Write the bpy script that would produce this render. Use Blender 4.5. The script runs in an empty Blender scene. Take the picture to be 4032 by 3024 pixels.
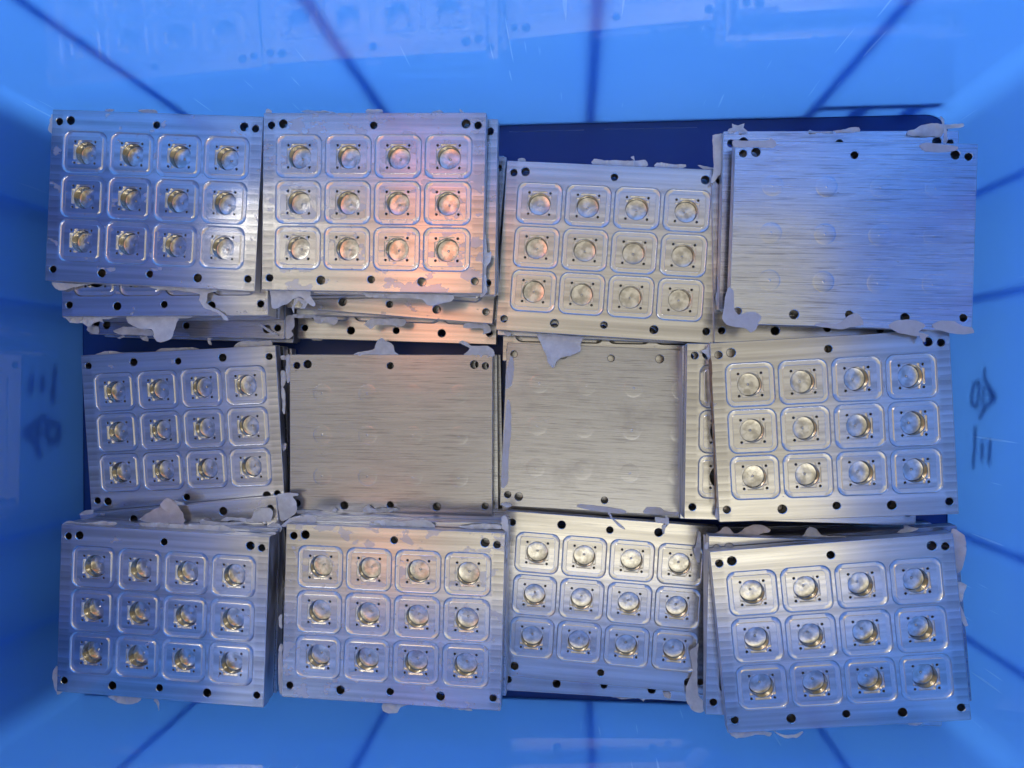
import bpy, bmesh, math, random
from mathutils import Matrix, Vector, noise
from mathutils.geometry import delaunay_2d_cdt

random.seed(7)
MM = 0.001
R = math.radians
scene = bpy.context.scene
COL = scene.collection

# ------------------------------------------------------------------ camera
CAM_Z = 506.0                      # mm above the crate floor
F_PX, CX, CY = 3028.0, 2016.0, 1512.0
CAM_R = Matrix.Rotation(R(4.53126), 3, 'Y') @ Matrix.Rotation(R(-0.46448), 3, 'X')
cam_data = bpy.data.cameras.new("camera")
cam_data.sensor_fit = 'HORIZONTAL'
cam_data.sensor_width = 36.0
cam_data.lens = 36.0 * F_PX / 4032.0
cam_data.clip_start = 0.005
cam_data.clip_end = 50.0
cam = bpy.data.objects.new("camera", cam_data)
cam.matrix_world = Matrix.Translation((0, 0, CAM_Z * MM)) @ CAM_R.to_4x4()
COL.objects.link(cam)
scene.camera = cam

# ------------------------------------------------------------------ world (a dim warm workshop room)
world = bpy.data.worlds.new("World")
scene.world = world
world.use_nodes = True
wt = world.node_tree
for n in list(wt.nodes):
    wt.nodes.remove(n)
wo = wt.nodes.new("ShaderNodeOutputWorld")
bg = wt.nodes.new("ShaderNodeBackground")
tc = wt.nodes.new("ShaderNodeTexCoord")
sx = wt.nodes.new("ShaderNodeSeparateXYZ")
rp = wt.nodes.new("ShaderNodeValToRGB")
rp.color_ramp.elements[0].position = 0.0
rp.color_ramp.elements[0].color = (0.46, 0.45, 0.43, 1)
rp.color_ramp.elements[1].position = 1.0
rp.color_ramp.elements[1].color = (0.45, 0.42, 0.355, 1)
wt.links.new(tc.outputs["Generated"], sx.inputs[0])
wt.links.new(sx.outputs[2], rp.inputs[0])
wt.links.new(rp.outputs[0], bg.inputs[0])
bg.inputs[1].default_value = 1.05
wt.links.new(bg.outputs[0], wo.inputs[0])


# ------------------------------------------------------------------ lamps
def area(name, loc, target, sx_, sy_, power, color):
    d = bpy.data.lights.new(name, 'AREA')
    d.shape = 'RECTANGLE'
    d.size, d.size_y = sx_, sy_
    d.energy = power
    d.color = color
    o = bpy.data.objects.new(name, d)
    o.location = loc
    v = Vector(target) - Vector(loc)
    o.rotation_euler = v.to_track_quat('-Z', 'Y').to_euler()
    COL.objects.link(o)
    return o


# three area lights added low outside to make the translucent crate walls glow
area("wall_glow_light", (-0.05, 1.7, 0.36), (-0.05, 0.1, 0.20), 1.9, 0.72, 96, (0.95, 0.98, 1.0))
area("wall_glow_light", (1.7, -0.1, 0.36), (0.2, -0.1, 0.20), 1.5, 0.72, 48, (0.95, 0.98, 1.0))
area("wall_glow_light", (0.0, -1.8, 0.36), (0.0, -0.1, 0.20), 1.9, 0.72, 46, (0.95, 0.98, 1.0))
# ceiling tubes
area("ceiling_light", (-0.75, 0.75, 1.9), (0, 0, 0), 0.9, 0.06, 2.0, (1.0, 0.97, 0.9))
area("ceiling_light", (0.45, -1.15, 1.9), (0, 0, 0), 0.9, 0.06, 1.8, (1.0, 0.97, 0.9))
area("ceiling_light", (0.25, -0.44, 1.62), (0.25, -0.1, 0), 0.9, 0.26, 0.75, (1.0, 0.93, 0.72))
# small lights added overhead to put glints on every machined edge
for p_, w_ in (((-0.62, 0.62, 1.25), 1.3), ((-0.45, -0.85, 1.15), 1.3), ((0.42, -0.95, 1.15), 1.1), ((0.75, 0.45, 1.3), 0.9)):
    area("glint_light", p_, (0, 0, 0.05), 0.10, 0.10, w_, (1.0, 0.97, 0.91))
# orange area lights standing in for an unseen orange thing mirrored in the plates
for p_, sx__, sy__, w_ in (((-0.212, 0.160, 0.80), 0.055, 0.27, 0.125), ((-0.300, -0.245, 0.80), 0.07, 0.07, 0.022)):
    ol = area("orange_streak_light", p_, (p_[0], p_[1], 0.0), sx__, sy__, w_, (1.0, 0.24, 0.09))
    ol.rotation_euler = (0, 0, R(-12))

# ------------------------------------------------------------------ exposure and render
scene.view_settings.view_transform = 'Standard'
scene.view_settings.look = 'None'
scene.view_settings.exposure = 0.14
scene.view_settings.gamma = 1.0
scene.view_settings.use_curve_mapping = False
scene.render.engine = 'CYCLES'
scene.cycles.use_denoising = True
scene.cycles.max_bounces = 8
scene.cycles.diffuse_bounces = 5
scene.cycles.glossy_bounces = 4
scene.cycles.transmission_bounces = 8
scene.cycles.sample_clamp_indirect = 6.0
scene.cycles.caustics_refractive = False


# ------------------------------------------------------------------ node helpers
class NT:
    def __init__(self, name):
        self.m = bpy.data.materials.new(name)
        self.m.use_nodes = True
        self.t = self.m.node_tree
        for n in list(self.t.nodes):
            self.t.nodes.remove(n)
        self.out = self.t.nodes.new("ShaderNodeOutputMaterial")

    def n(self, kind, **kw):
        nd = self.t.nodes.new("ShaderNode" + kind)
        for k, v in kw.items():
            if k in nd.inputs:
                self.set(nd.inputs[k], v)
            else:
                setattr(nd, k, v)
        return nd

    def set(self, sock, v):
        if isinstance(v, bpy.types.NodeSocket):
            self.t.links.new(v, sock)
        elif isinstance(v, (tuple, list)) and len(v) == 3 and sock.type == 'RGBA':
            sock.default_value = (*v, 1)
        else:
            sock.default_value = v

    def math(self, op, a, b=0.0, c=0.0, clamp=False):
        nd = self.t.nodes.new("ShaderNodeMath")
        nd.operation = op
        nd.use_clamp = clamp
        for s, v in zip(nd.inputs, (a, b, c)):
            self.set(s, v)
        return nd.outputs[0]

    def ramp(self, v, lo, hi, a=0.0, b=1.0):
        nd = self.t.nodes.new("ShaderNodeMapRange")
        nd.interpolation_type = 'SMOOTHSTEP'
        for s, x in zip(nd.inputs, (v, lo, hi, a, b)):
            self.set(s, x)
        return nd.outputs[0]

    def noise(self, vec, scale, detail=2.0, rough=0.5, w=None):
        nd = self.t.nodes.new("ShaderNodeTexNoise")
        if w is not None:
            nd.noise_dimensions = '4D'
            self.set(nd.inputs["W"], w)
        self.set(nd.inputs["Vector"], vec)
        self.set(nd.inputs["Scale"], scale)
        self.set(nd.inputs["Detail"], detail)
        self.set(nd.inputs["Roughness"], rough)
        return nd.outputs[0]

    def vmul(self, vec, s):
        nd = self.t.nodes.new("ShaderNodeVectorMath")
        nd.operation = 'MULTIPLY'
        self.set(nd.inputs[0], vec)
        nd.inputs[1].default_value = s
        return nd.outputs[0]

    def mix(self, f, a, b):
        nd = self.t.nodes.new("ShaderNodeMix")
        nd.data_type = 'RGBA'
        self.set(nd.inputs[0], f)
        self.set(nd.inputs[6], a)
        self.set(nd.inputs[7], b)
        return nd.outputs[2]

    def attr(self, name):
        nd = self.t.nodes.new("ShaderNodeAttribute")
        nd.attribute_type = 'OBJECT'
        nd.attribute_name = name
        return nd.outputs[2]

    def bump(self, h, dist, strength=1.0, normal=None):
        nd = self.t.nodes.new("ShaderNodeBump")
        nd.inputs["Strength"].default_value = strength
        nd.inputs["Distance"].default_value = dist
        self.set(nd.inputs["Height"], h)
        if normal is not None:
            self.set(nd.inputs["Normal"], normal)
        return nd.outputs[0]


def metal_film(T, base, rough, normal, film):
    """aluminium with a thin dried film where film is 1"""
    a = T.n("BsdfPrincipled", **{"Base Color": base, "Metallic": 1.0, "Roughness": rough, "Normal": normal})
    b = T.n("BsdfPrincipled", **{"Base Color": (0.50, 0.50, 0.55), "Roughness": 0.42})
    mx = T.n("MixShader")
    T.set(mx.inputs[0], film)
    T.set(mx.inputs[1], a.outputs[0])
    T.set(mx.inputs[2], b.outputs[0])
    T.set(T.out.inputs[0], mx.outputs[0])


def mat_front():
    T = NT("milled_aluminium")
    co = T.n("TexCoord").outputs["Object"]
    seed = T.attr("seed")
    # broad passes of the cutter: bands running along x
    band = T.noise(T.vmul(co, (7.0, 260.0, 0.0)), 1.0, 2.0, 0.5, seed)
    fine = T.noise(T.vmul(co, (40.0, 2600.0, 0.0)), 1.0, 2.0, 0.6, seed)
    waves = T.noise(T.vmul(co, (55.0, 55.0, 0.0)), 1.0, 2.0, 0.5, seed)
    h = T.math('ADD', T.math('MULTIPLY', band, 1.0), T.math('MULTIPLY', fine, 0.035))
    h = T.math('ADD', h, T.math('MULTIPLY', waves, 1.3))
    nrm = T.bump(h, 0.000022)
    grain = T.noise(co, 5200.0, 1.0, 0.5)
    nrm = T.bump(grain, 0.0000008, 1.0, nrm)
    # dried film patches
    pn = T.noise(T.vmul(co, (85.0, 130.0, 85.0)), 1.0, 3.0, 0.55, seed)
    thr = T.math('SUBTRACT', 0.74, T.math('MULTIPLY', T.attr("film"), 0.24))
    film = T.math('MULTIPLY', T.ramp(pn, thr, T.math('ADD', thr, 0.025)), 0.5)
    drops = T.ramp(T.noise(co, 620.0, 1.0, 0.5, seed), T.math('SUBTRACT', 0.80, T.math('MULTIPLY', T.attr("film"), 0.10)), 0.80, 0.0, 0.5)
    film = T.math('MAXIMUM', film, drops)
    # lighter and darker reflections of the tilted passes, put into the base colour
    tone = T.ramp(band, 0.3, 0.7)
    base = T.mix(tone, (0.62, 0.605, 0.58), (0.91, 0.90, 0.875))
    base = T.mix(T.ramp(fine, 0.62, 0.74, 0.0, 0.5), base, (0.40, 0.39, 0.38))
    # stepped cutter marks on the narrow end margins, their shading put into the colour
    sp = T.n("SeparateXYZ")
    T.set(sp.inputs[0], co)
    marg = T.ramp(T.math('ABSOLUTE', sp.outputs[0]), 0.0568, 0.0592)
    stp = T.math('FRACT', T.math('ADD', T.math('MULTIPLY', sp.outputs[1], 235.0), T.math('MULTIPLY', band, 1.6)))
    base = T.mix(T.math('MULTIPLY', marg, T.math('MULTIPLY', stp, 0.55)), base, (0.36, 0.355, 0.36))
    rough = T.math('ADD', 0.16, T.math('MULTIPLY', fine, 0.14))
    stain = T.math('MULTIPLY', T.ramp(T.noise(T.vmul(co, (30, 44, 30)), 1.0, 3.0, 0.6, T.math('ADD', seed, 9.0)), 0.66, 0.78), 0.45)
    base = T.mix(stain, base, (0.42, 0.36, 0.29))
    metal_film(T, base, rough, nrm, film)
    return T.m


def mat_groove():
    T = NT("ground_groove_aluminium")
    co = T.n("TexCoord").outputs["Object"]
    g = T.noise(co, 700.0, 3.0, 0.6)
    nrm = T.bump(g, 0.000012)
    base = T.mix(g, (0.74, 0.73, 0.70), (0.90, 0.89, 0.87))
    film = T.math('MULTIPLY', T.ramp(T.noise(co, 210.0, 3.0, 0.6, T.attr("seed")), 0.62, 0.66), T.math('MULTIPLY', T.attr("film"), 0.5))
    metal_film(T, base, 0.27, nrm, film)
    return T.m


def mat_cup():
    T = NT("turned_cup_aluminium")
    uv = T.n("UVMap", uv_map="cup").outputs[0]
    sp = T.n("SeparateXYZ")
    T.set(sp.inputs[0], uv)
    ang = T.math('ARCTAN2', sp.outputs[1], sp.outputs[0])
    rad = T.math('SQRT', T.math('ADD', T.math('POWER', sp.outputs[0], 2.0), T.math('POWER', sp.outputs[1], 2.0)))
    co = T.n("TexCoord").outputs["Object"]
    phase = T.math('MULTIPLY', T.noise(co, 24.0, 1.0, 0.5, T.attr("seed")), 22.0)
    sw = T.math('SINE', T.math('ADD', T.math('ADD', T.math('MULTIPLY', ang, 2.0), phase), T.math('MULTIPLY', rad, 3.2)))
    nz = T.noise(co, 300.0, 3.0, 0.6, T.attr("seed"))
    rings = T.math('SINE', T.math('MULTIPLY', rad, 60.0))
    h = T.math('ADD', T.math('MULTIPLY', sw, 0.4), T.math('ADD', T.math('MULTIPLY', nz, 2.2), T.math('MULTIPLY', rings, 0.05)))
    nrm = T.bump(h, 0.000026)
    base = T.mix(T.ramp(T.math('ADD', nz, T.math('MULTIPLY', sw, 0.10)), 0.28, 0.72), (0.56, 0.54, 0.49), (0.97, 0.955, 0.91))
    film = T.math('MULTIPLY', T.ramp(T.noise(co, 150.0, 2.0, 0.5, T.attr("seed")), 0.60, 0.63), T.math('MULTIPLY', T.attr("film"), 0.4))
    metal_film(T, base, 0.21, nrm, film)
    return T.m


def mat_cup_wall():
    T = NT("bored_cup_wall_aluminium")
    co = T.n("TexCoord").outputs["Object"]
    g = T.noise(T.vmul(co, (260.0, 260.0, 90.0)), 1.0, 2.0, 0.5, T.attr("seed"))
    base = T.mix(g, (0.20, 0.17, 0.12), (0.52, 0.47, 0.37))  # dark brown base also paints in the dimming from repeated reflections in the cup
    rings = T.noise(T.vmul(co, (12.0, 12.0, 2600.0)), 1.0, 1.0, 0.5)
    metal_film(T, base, 0.20, T.bump(rings, 0.000010), 0.0)
    return T.m


def mat_back():
    T = NT("brushed_aluminium_back")
    co = T.n("TexCoord").outputs["Object"]
    seed = T.attr("seed")
    l1 = T.noise(T.vmul(co, (10.0, 900.0, 0.0)), 1.0, 3.0, 0.65, seed)
    l2 = T.noise(T.vmul(co, (34.0, 3400.0, 0.0)), 1.0, 2.0, 0.6, seed)
    nrm = T.bump(T.math('ADD', l1, T.math('MULTIPLY', l2, 0.25)), 0.000009)
    scr = T.ramp(T.noise(T.vmul(co, (36.0, 1500.0, 0.0)), 1.0, 3.0, 0.65, T.math('ADD', seed, 3.0)), 0.52, 0.66)
    pit = T.ramp(T.noise(T.vmul(co, (420.0, 800.0, 0.0)), 1.0, 1.0, 0.5, T.math('ADD', seed, 5.0)), 0.77, 0.80)
    smudge = T.ramp(T.noise(T.vmul(co, (26.0, 30.0, 0.0)), 1.0, 4.0, 0.65, seed), 0.50, 0.75)
    base = T.mix(T.math('MULTIPLY', scr, 0.75), (0.78, 0.81, 0.86), (0.27, 0.275, 0.30))
    base = T.mix(T.ramp(l1, 0.35, 0.6, 0.35, 0.0), base, (0.45, 0.46, 0.50))
    base = T.mix(T.math('MULTIPLY', pit, 0.85), base, (0.07, 0.07, 0.08))
    base = T.mix(T.math('MULTIPLY', smudge, T.math('MULTIPLY', T.attr("film"), 0.5)), base, (0.30, 0.29, 0.29))
    rough = T.math('ADD', 0.17, T.math('MULTIPLY', l2, 0.16))
    base = T.mix(T.attr("dull"), base, (0.25, 0.235, 0.265))
    metal_film(T, base, rough, nrm, T.math('MULTIPLY', smudge, 0.05))
    return T.m


def mat_side():
    T = NT("sawn_aluminium_edge")
    co = T.n("TexCoord").outputs["Object"]
    g = T.noise(T.vmul(co, (120.0, 120.0, 900.0)), 1.0, 3.0, 0.6, T.attr("seed"))
    film = T.ramp(T.noise(T.vmul(co, (60, 60, 240)), 1.0, 3.0, 0.6, T.attr("seed")), 0.46, 0.60, 0.1, 0.75)
    base = T.mix(g, (0.42, 0.42, 0.42), (0.72, 0.71, 0.70))
    metal_film(T, base, 0.40, T.bump(g, 0.00003), film)
    return T.m


def mat_residue(name, col, col2, trans=0.35):
    T = NT(name)
    co = T.n("TexCoord").outputs["Object"]
    g = T.noise(co, 140.0, 4.0, 0.65)
    c = T.mix(T.ramp(g, 0.35, 0.7), col, col2)
    p = T.n("BsdfPrincipled", **{"Base Color": c, "Roughness": 0.5, "Normal": T.bump(T.noise(co, 260.0, 3.0, 0.6), 0.0004)})
    tr = T.n("BsdfTranslucent", Color=c)
    mx = T.n("MixShader")
    T.set(mx.inputs[0], trans)
    T.set(mx.inputs[1], p.outputs[0])
    T.set(mx.inputs[2], tr.outputs[0])
    T.set(T.out.inputs[0], mx.outputs[0])
    return T.m


def mat_smear():
    T = NT("thin_glue_smear")
    co = T.n("TexCoord").outputs["Object"]
    g = T.noise(co, 180.0, 4.0, 0.65)
    c = T.mix(g, (0.40, 0.39, 0.40), (0.62, 0.61, 0.62))
    p = T.n("BsdfPrincipled", **{"Base Color": c, "Roughness": 0.38, "Normal": T.bump(g, 0.0004)})
    T.set(T.out.inputs[0], p.outputs[0])
    return T.m


def mat_wall():
    T = NT("translucent_blue_plastic")
    co = T.n("TexCoord").outputs["Object"]
    g = T.noise(co, 7.0, 3.0, 0.5)
    c_d = T.mix(g, (0.014, 0.115, 0.62), (0.022, 0.145, 0.70))
    c_t = T.mix(g, (0.27, 0.55, 0.935), (0.32, 0.59, 0.955))
    sc0 = T.ramp(T.noise(T.vmul(co, (330.0, 330.0, 14.0)), 1.0, 1.0, 0.5), 0.70, 0.74)
    sc0 = T.math('MULTIPLY', sc0, T.ramp(T.noise(co, 4.0, 1.0, 0.5), 0.5, 0.60, 0.0, 0.9))
    c_d = T.mix(sc0, c_d, (0.55, 0.72, 0.95))
    df = T.n("BsdfDiffuse", Color=c_d)
    tr = T.n("BsdfTranslucent", Color=c_t)
    mx = T.n("MixShader")
    T.set(mx.inputs[0], 0.62)
    T.set(mx.inputs[1], df.outputs[0])
    T.set(mx.inputs[2], tr.outputs[0])
    nrm = T.bump(T.noise(co, 9.0, 1.0, 0.5), 0.0003)
    sc = T.ramp(T.noise(T.vmul(co, (420.0, 420.0, 9.0)), 1.0, 2.0, 0.5), 0.70, 0.76)
    gl = T.n("BsdfGlossy", Color=(1, 1, 1), Roughness=T.math('ADD', 0.045, T.math('MULTIPLY', sc, 0.2)), Normal=nrm)
    fr = T.n("Fresnel", IOR=1.45, Normal=nrm)
    m2 = T.n("MixShader")
    T.set(m2.inputs[0], fr.outputs[0])
    T.set(m2.inputs[1], mx.outputs[0])
    T.set(m2.inputs[2], gl.outputs[0])
    T.set(T.out.inputs[0], m2.outputs[0])
    return T.m


def mat_plain(name, col, rough=0.4):
    T = NT(name)
    co = T.n("TexCoord").outputs["Object"]
    g = T.noise(co, 18.0, 4.0, 0.6)
    c = T.mix(g, tuple(x * 0.85 for x in col), tuple(min(1, x * 1.15) for x in col))
    p = T.n("BsdfPrincipled", **{"Base Color": c, "Roughness": rough})
    T.set(T.out.inputs[0], p.outputs[0])
    return T.m


def mat_bore():  # dark base colour paints in the shade inside the drilled holes
    T = NT("shaded_drilled_bore")
    co = T.n("TexCoord").outputs["Object"]
    g = T.noise(T.vmul(co, (200, 200, 1600)), 1.0, 2.0, 0.5)
    p = T.n("BsdfPrincipled", **{"Base Color": T.mix(g, (0.10, 0.10, 0.10), (0.22, 0.21, 0.20)), "Metallic": 1.0, "Roughness": 0.45})
    T.set(T.out.inputs[0], p.outputs[0])
    return T.m


M_BORE = mat_bore()
M_CUPWALL = mat_cup_wall()
M_FRONT, M_GROOVE, M_CUP, M_BACK, M_SIDE = mat_front(), mat_groove(), mat_cup(), mat_back(), mat_side()
M_RES = mat_residue("dried_glue", (0.74, 0.74, 0.74), (0.90, 0.90, 0.89), 0.28)
M_RES2 = mat_residue("beige_dried_glue", (0.70, 0.62, 0.58), (0.80, 0.72, 0.68), 0.1)
M_SMEAR = mat_smear()
M_WALL = mat_wall()
def mat_rib():
    T = NT("pale_blue_rib_plastic")
    co = T.n("TexCoord").outputs["Object"]
    c = T.mix(T.noise(co, 8.0, 2.0, 0.5), (0.42, 0.66, 0.96), (0.50, 0.72, 0.98))
    df = T.n("BsdfDiffuse", Color=c)
    tr = T.n("BsdfTranslucent", Color=c)
    mx = T.n("MixShader")
    T.set(mx.inputs[0], 0.7)
    T.set(mx.inputs[1], df.outputs[0])
    T.set(mx.inputs[2], tr.outputs[0])
    T.set(T.out.inputs[0], mx.outputs[0])
    return T.m


M_RIB = mat_rib()
M_BLUE = mat_plain("solid_blue_plastic", (0.005, 0.048, 0.25), 0.35)
M_INK = mat_plain("black_marker_ink", (0.01, 0.01, 0.015), 0.6)
M_GROUND = mat_plain("grey_workshop_floor", (0.12, 0.12, 0.12), 0.7)


# ------------------------------------------------------------------ pixel -> space (source photograph pixels, mm)
def ray(px, py):
    return CAM_R @ Vector(((px - CX) / F_PX, -(py - CY) / F_PX, -1.0))


def at_z(px, py, z):
    d = ray(px, py)
    t = (z - CAM_Z) / d.z
    return Vector((d.x * t, d.y * t, z))


def at_x(px, py, x):
    d = ray(px, py)
    t = x / d.x
    return Vector((x, d.y * t, CAM_Z + d.z * t))


# ------------------------------------------------------------------ mesh helpers
class MB:
    """mm-space mesh builder"""

    def __init__(self):
        self.v, self.f, self.mi = [], [], []

    def add(self, p):
        self.v.append((p[0] * MM, p[1] * MM, p[2] * MM))
        return len(self.v) - 1

    def loop(self, pts, z):
        return [self.add((p[0], p[1], z)) for p in pts]

    def face(self, idx, mi=0):
        self.f.append(idx)
        self.mi.append(mi)

    def bridge(self, a, b, mi=0):
        n = len(a)
        for i in range(n):
            j = (i + 1) % n
            self.face((a[i], a[j], b[j], b[i]), mi)

    def planar(self, outer, holes, up=True, mi=0):
        """fill between vertex loops that lie in one plane"""
        loops = [outer] + holes
        idx = [i for lp in loops for i in lp]
        P = [Vector((self.v[i][0] / MM, self.v[i][1] / MM)) for i in idx]
        E, k = [], 0
        for lp in loops:
            n = len(lp)
            E += [(k + i, k + (i + 1) % n) for i in range(n)]
            k += n
        ov, oe, of, vo, eo, fo = delaunay_2d_cdt(P, E, [], 0, 1e-7)
        polys, k = [], 0
        for lp in loops:
            polys.append(P[k:k + len(lp)])
            k += len(lp)
        bbs = [(min(q.x for q in pl), max(q.x for q in pl), min(q.y for q in pl), max(q.y for q in pl)) for pl in polys]

        def inside(c, pl):
            r = False
            j = len(pl) - 1
            for i in range(len(pl)):
                a, b = pl[i], pl[j]
                if (a.y > c.y) != (b.y > c.y) and c.x < (b.x - a.x) * (c.y - a.y) / (b.y - a.y) + a.x:
                    r = not r
                j = i
            return r
        for f in of:
            c = sum((ov[i] for i in f), Vector((0, 0))) / len(f)
            if not inside(c, polys[0]):
                continue
            bad = False
            for pl, bb in zip(polys[1:], bbs[1:]):
                if bb[0] <= c.x <= bb[1] and bb[2] <= c.y <= bb[3] and inside(c, pl):
                    bad = True
                    break
            if bad:
                continue
            g = [idx[vo[i][0]] if vo[i] else None for i in f]
            if None in g:
                continue
            a, b, c3 = ov[f[0]], ov[f[1]], ov[f[2]]
            ccw = (b - a).cross(c3 - a) > 0
            if ccw != up:
                g = g[::-1]
            self.face(g, mi)

    def mesh(self, name, mats, smooth=35.0, uv=None):
        me = bpy.data.meshes.new(name)
        me.from_pydata(self.v, [], self.f)
        for m in mats:
            me.materials.append(m)
        me.polygons.foreach_set("material_index", self.mi)
        if uv is not None:
            ul = me.uv_layers.new(name="cup")
            for lo in me.loops:
                x, y, z = me.vertices[lo.vertex_index].co
                ul.data[lo.index].uv = ((x / MM - uv[0]) / 6.6, (y / MM - uv[1]) / 6.6)
        if smooth:
            me.polygons.foreach_set("use_smooth", [True] * len(me.polygons))
            me.set_sharp_from_angle(angle=R(smooth))
        me.update()
        return me


def circle(cx, cy, r, n, ph=0.0):
    return [(cx + r * math.cos(ph + 2 * math.pi * i / n), cy + r * math.sin(ph + 2 * math.pi * i / n)) for i in range(n)]


def rrect(cx, cy, hx, hy, r, k=8):
    out = []
    for sx_, sy_, a0 in ((1, 1, 0), (-1, 1, 90), (-1, -1, 180), (1, -1, 270)):
        for i in range(k + 1):
            a = R(a0 + 90 * i / k)
            out.append((cx + sx_ * (hx - r) + r * math.cos(a), cy + sy_ * (hy - r) + r * math.sin(a)))
    return out


# ------------------------------------------------------------------ plate geometry
HW, HH, T = 64.6, 50.8, 8.0
A_, BX, BY, LX, LY, VT = 60.0, 53.06, 44.67, 29.52, 44.68, 43.82
HOLES = [(-A_, VT, 2.05), (-BX, BY, 2.45), (0, VT, 2.05), (BX, BY, 2.45), (A_, VT, 2.05),
         (-A_, -VT, 2.05), (-LX, -LY, 2.45), (0, -VT, 2.05), (LX, -LY, 2.45), (A_, -VT, 2.05)]
CELLS = [(-43.5 + 29.0 * c, 26.2 - 26.2 * r) for r in range(3) for c in range(4)]
GX, GY, GR = 13.7, 12.6, 5.0
UX, UY, UR = 10.7, 9.6, 1.9


def plate_shell(mb, top_holes, top_mi, bot_mi, side_mi, screw=True):
    e = 0.25
    o_t = rrect(0, 0, HW - e, HH - e, 0.35, 2)
    o_b = rrect(0, 0, HW, HH, 0.6, 2)
    lt = mb.loop(o_t, 0)
    l1 = mb.loop(o_b, -e)
    l2 = mb.loop(o_b, -T + e)
    lb = mb.loop(o_t, -T)
    mb.bridge(l1, lt, side_mi)
    mb.bridge(l2, l1, side_mi)
    mb.bridge(lb, l2, side_mi)
    ht, hb = [], []
    if screw:
        for x, y, r in HOLES:
            a = mb.loop(circle(x, y, r + 0.32, 20), 0)
            b = mb.loop(circle(x, y, r, 20), -0.32)
            c = mb.loop(circle(x, y, r, 20), -T)
            mb.bridge(a, b, top_mi)
            mb.bridge(b, c, side_mi + 1)
            ht.append(a)
            hb.append(c)
    mb.planar(lt, ht + top_holes, True, top_mi)
    mb.planar(lb, hb, False, bot_mi)


def front_body_mesh(cells):
    mb = MB()
    th = []
    for i in cells:
        cx, cy = CELLS[i]
        th.append(mb.loop(rrect(cx, cy, GX, GY, GR), 0))
    plate_shell(mb, th, 0, 1, 2)
    return mb.mesh("front_plate_body", [M_FRONT, M_BACK, M_SIDE, M_BORE], 30)


def ear_loop(cx, cy):
    pts = []
    pc, pr = 6.25, 1.85
    for q in range(4):
        ca, sa = math.cos(q * math.pi / 2), math.sin(q * math.pi / 2)
        loc = [(7.15, -4.0), (7.15, 0.0), (7.15, 4.0)]
        for i in range(7):
            a = R(290 - (290 - 160) * i / 6)
            loc.append((pc + pr * math.cos(a), pc + pr * math.sin(a)))
        for x, y in loc:
            pts.append((cx + x * ca - y * sa, cy + x * sa + y * ca))
    return pts


def pocket_mesh(i):
    cx, cy = CELLS[i]
    mb = MB()
    gz = -0.90
    prof = [(0.0, 0.0), (0.14, -0.24), (0.26, -0.46), (0.44, -0.68), (0.64, -0.82), (0.90, gz)]
    prev = None
    for d, z in prof:
        lp = mb.loop(rrect(cx, cy, GX - d, GY - d, GR - d * 0.6), z)
        if prev:
            mb.bridge(prev, lp, 1)
        prev = lp
    ib = mb.loop(rrect(cx, cy, UX + 0.12, UY + 0.12, UR), gz)
    it = mb.loop(rrect(cx, cy, UX + 0.06, UY + 0.06, UR), -0.22)
    ic = mb.loop(rrect(cx, cy, UX - 0.10, UY - 0.10, UR), -0.12)
    mb.bridge(prev, ib, 1)
    mb.bridge(ib, it, 1)
    mb.bridge(it, ic, 1)
    e0 = ear_loop(cx, cy)
    et = mb.loop(e0, -0.12)
    ew = mb.loop([(cx + (x - cx) * 0.985, cy + (y - cy) * 0.985) for x, y in e0], -0.30)
    eb = mb.loop([(cx + (x - cx) * 0.975, cy + (y - cy) * 0.975) for x, y in e0], -1.75)
    mb.bridge(et, ew, 1)
    mb.bridge(ew, eb, 1)
    pins = []
    for sx_ in (-1, 1):
        for sy_ in (-1, 1):
            a = mb.loop(circle(cx + 6.3 * sx_, cy + 6.3 * sy_, 0.85, 12), -0.12)
            b = mb.loop(circle(cx + 6.3 * sx_, cy + 6.3 * sy_, 0.68, 12), -0.30)
            c = mb.loop(circle(cx + 6.3 * sx_, cy + 6.3 * sy_, 0.68, 12), -7.4)
            mb.bridge(a, b, 1)
            mb.bridge(b, c, 2)
            pins.append(a)
    mb.planar(ic, [et] + pins, True, 0)
    cl = mb.loop(circle(cx, cy, 6.75, 40), -1.75)
    mb.planar(eb, [cl], True, 1)
    return mb.mesh("milled_pocket", [M_FRONT, M_GROOVE, M_BORE], 16)


def cup_mesh(i):
    cx, cy = CELLS[i]
    mb = MB()
    prof = [(6.75, -1.75), (6.5, -2.0), (6.5, -6.5), (6.42, -6.85), (6.2, -7.06), (5.9, -7.12), (3.0, -7.14), (0.75, -7.16), (0.45, -6.90), (0.2, -6.82)]
    prev = None
    for r, z in prof:
        lp = mb.loop(circle(cx, cy, r, 40), z)
        if prev:
            mb.bridge(prev, lp, 1 if 6.1 < r < 6.6 else 0)
        prev = lp
    mb.face(prev, 0)
    return mb.mesh("cup", [M_CUP, M_CUPWALL], 22, (cx, cy))


def back_body_mesh():
    """turned-over plate: brushed underside up, faint round bulges over the cups"""
    mb = MB()
    th = []
    for cx, cy in CELLS:
        prev = None
        for r, z in ((5.9, 0.0), (5.7, 0.05), (5.2, 0.11), (3.8, 0.18), (1.8, 0.22), (0.7, 0.23), (0.45, 0.38), (0.15, 0.42)):
            lp = mb.loop(circle(cx, cy, r, 28), z * (0.30 + 0.35 * ((cx * 7 + cy * 3) % 10) / 10))
            if prev:
                mb.bridge(prev, lp, 0)
            else:
                th.append(lp)
            prev = lp
        mb.face(prev, 0)
    plate_shell(mb, th, 0, 1, 2)
    return mb.mesh("back_plate_body", [M_BACK, M_FRONT, M_SIDE, M_BORE], 2.0)


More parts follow.
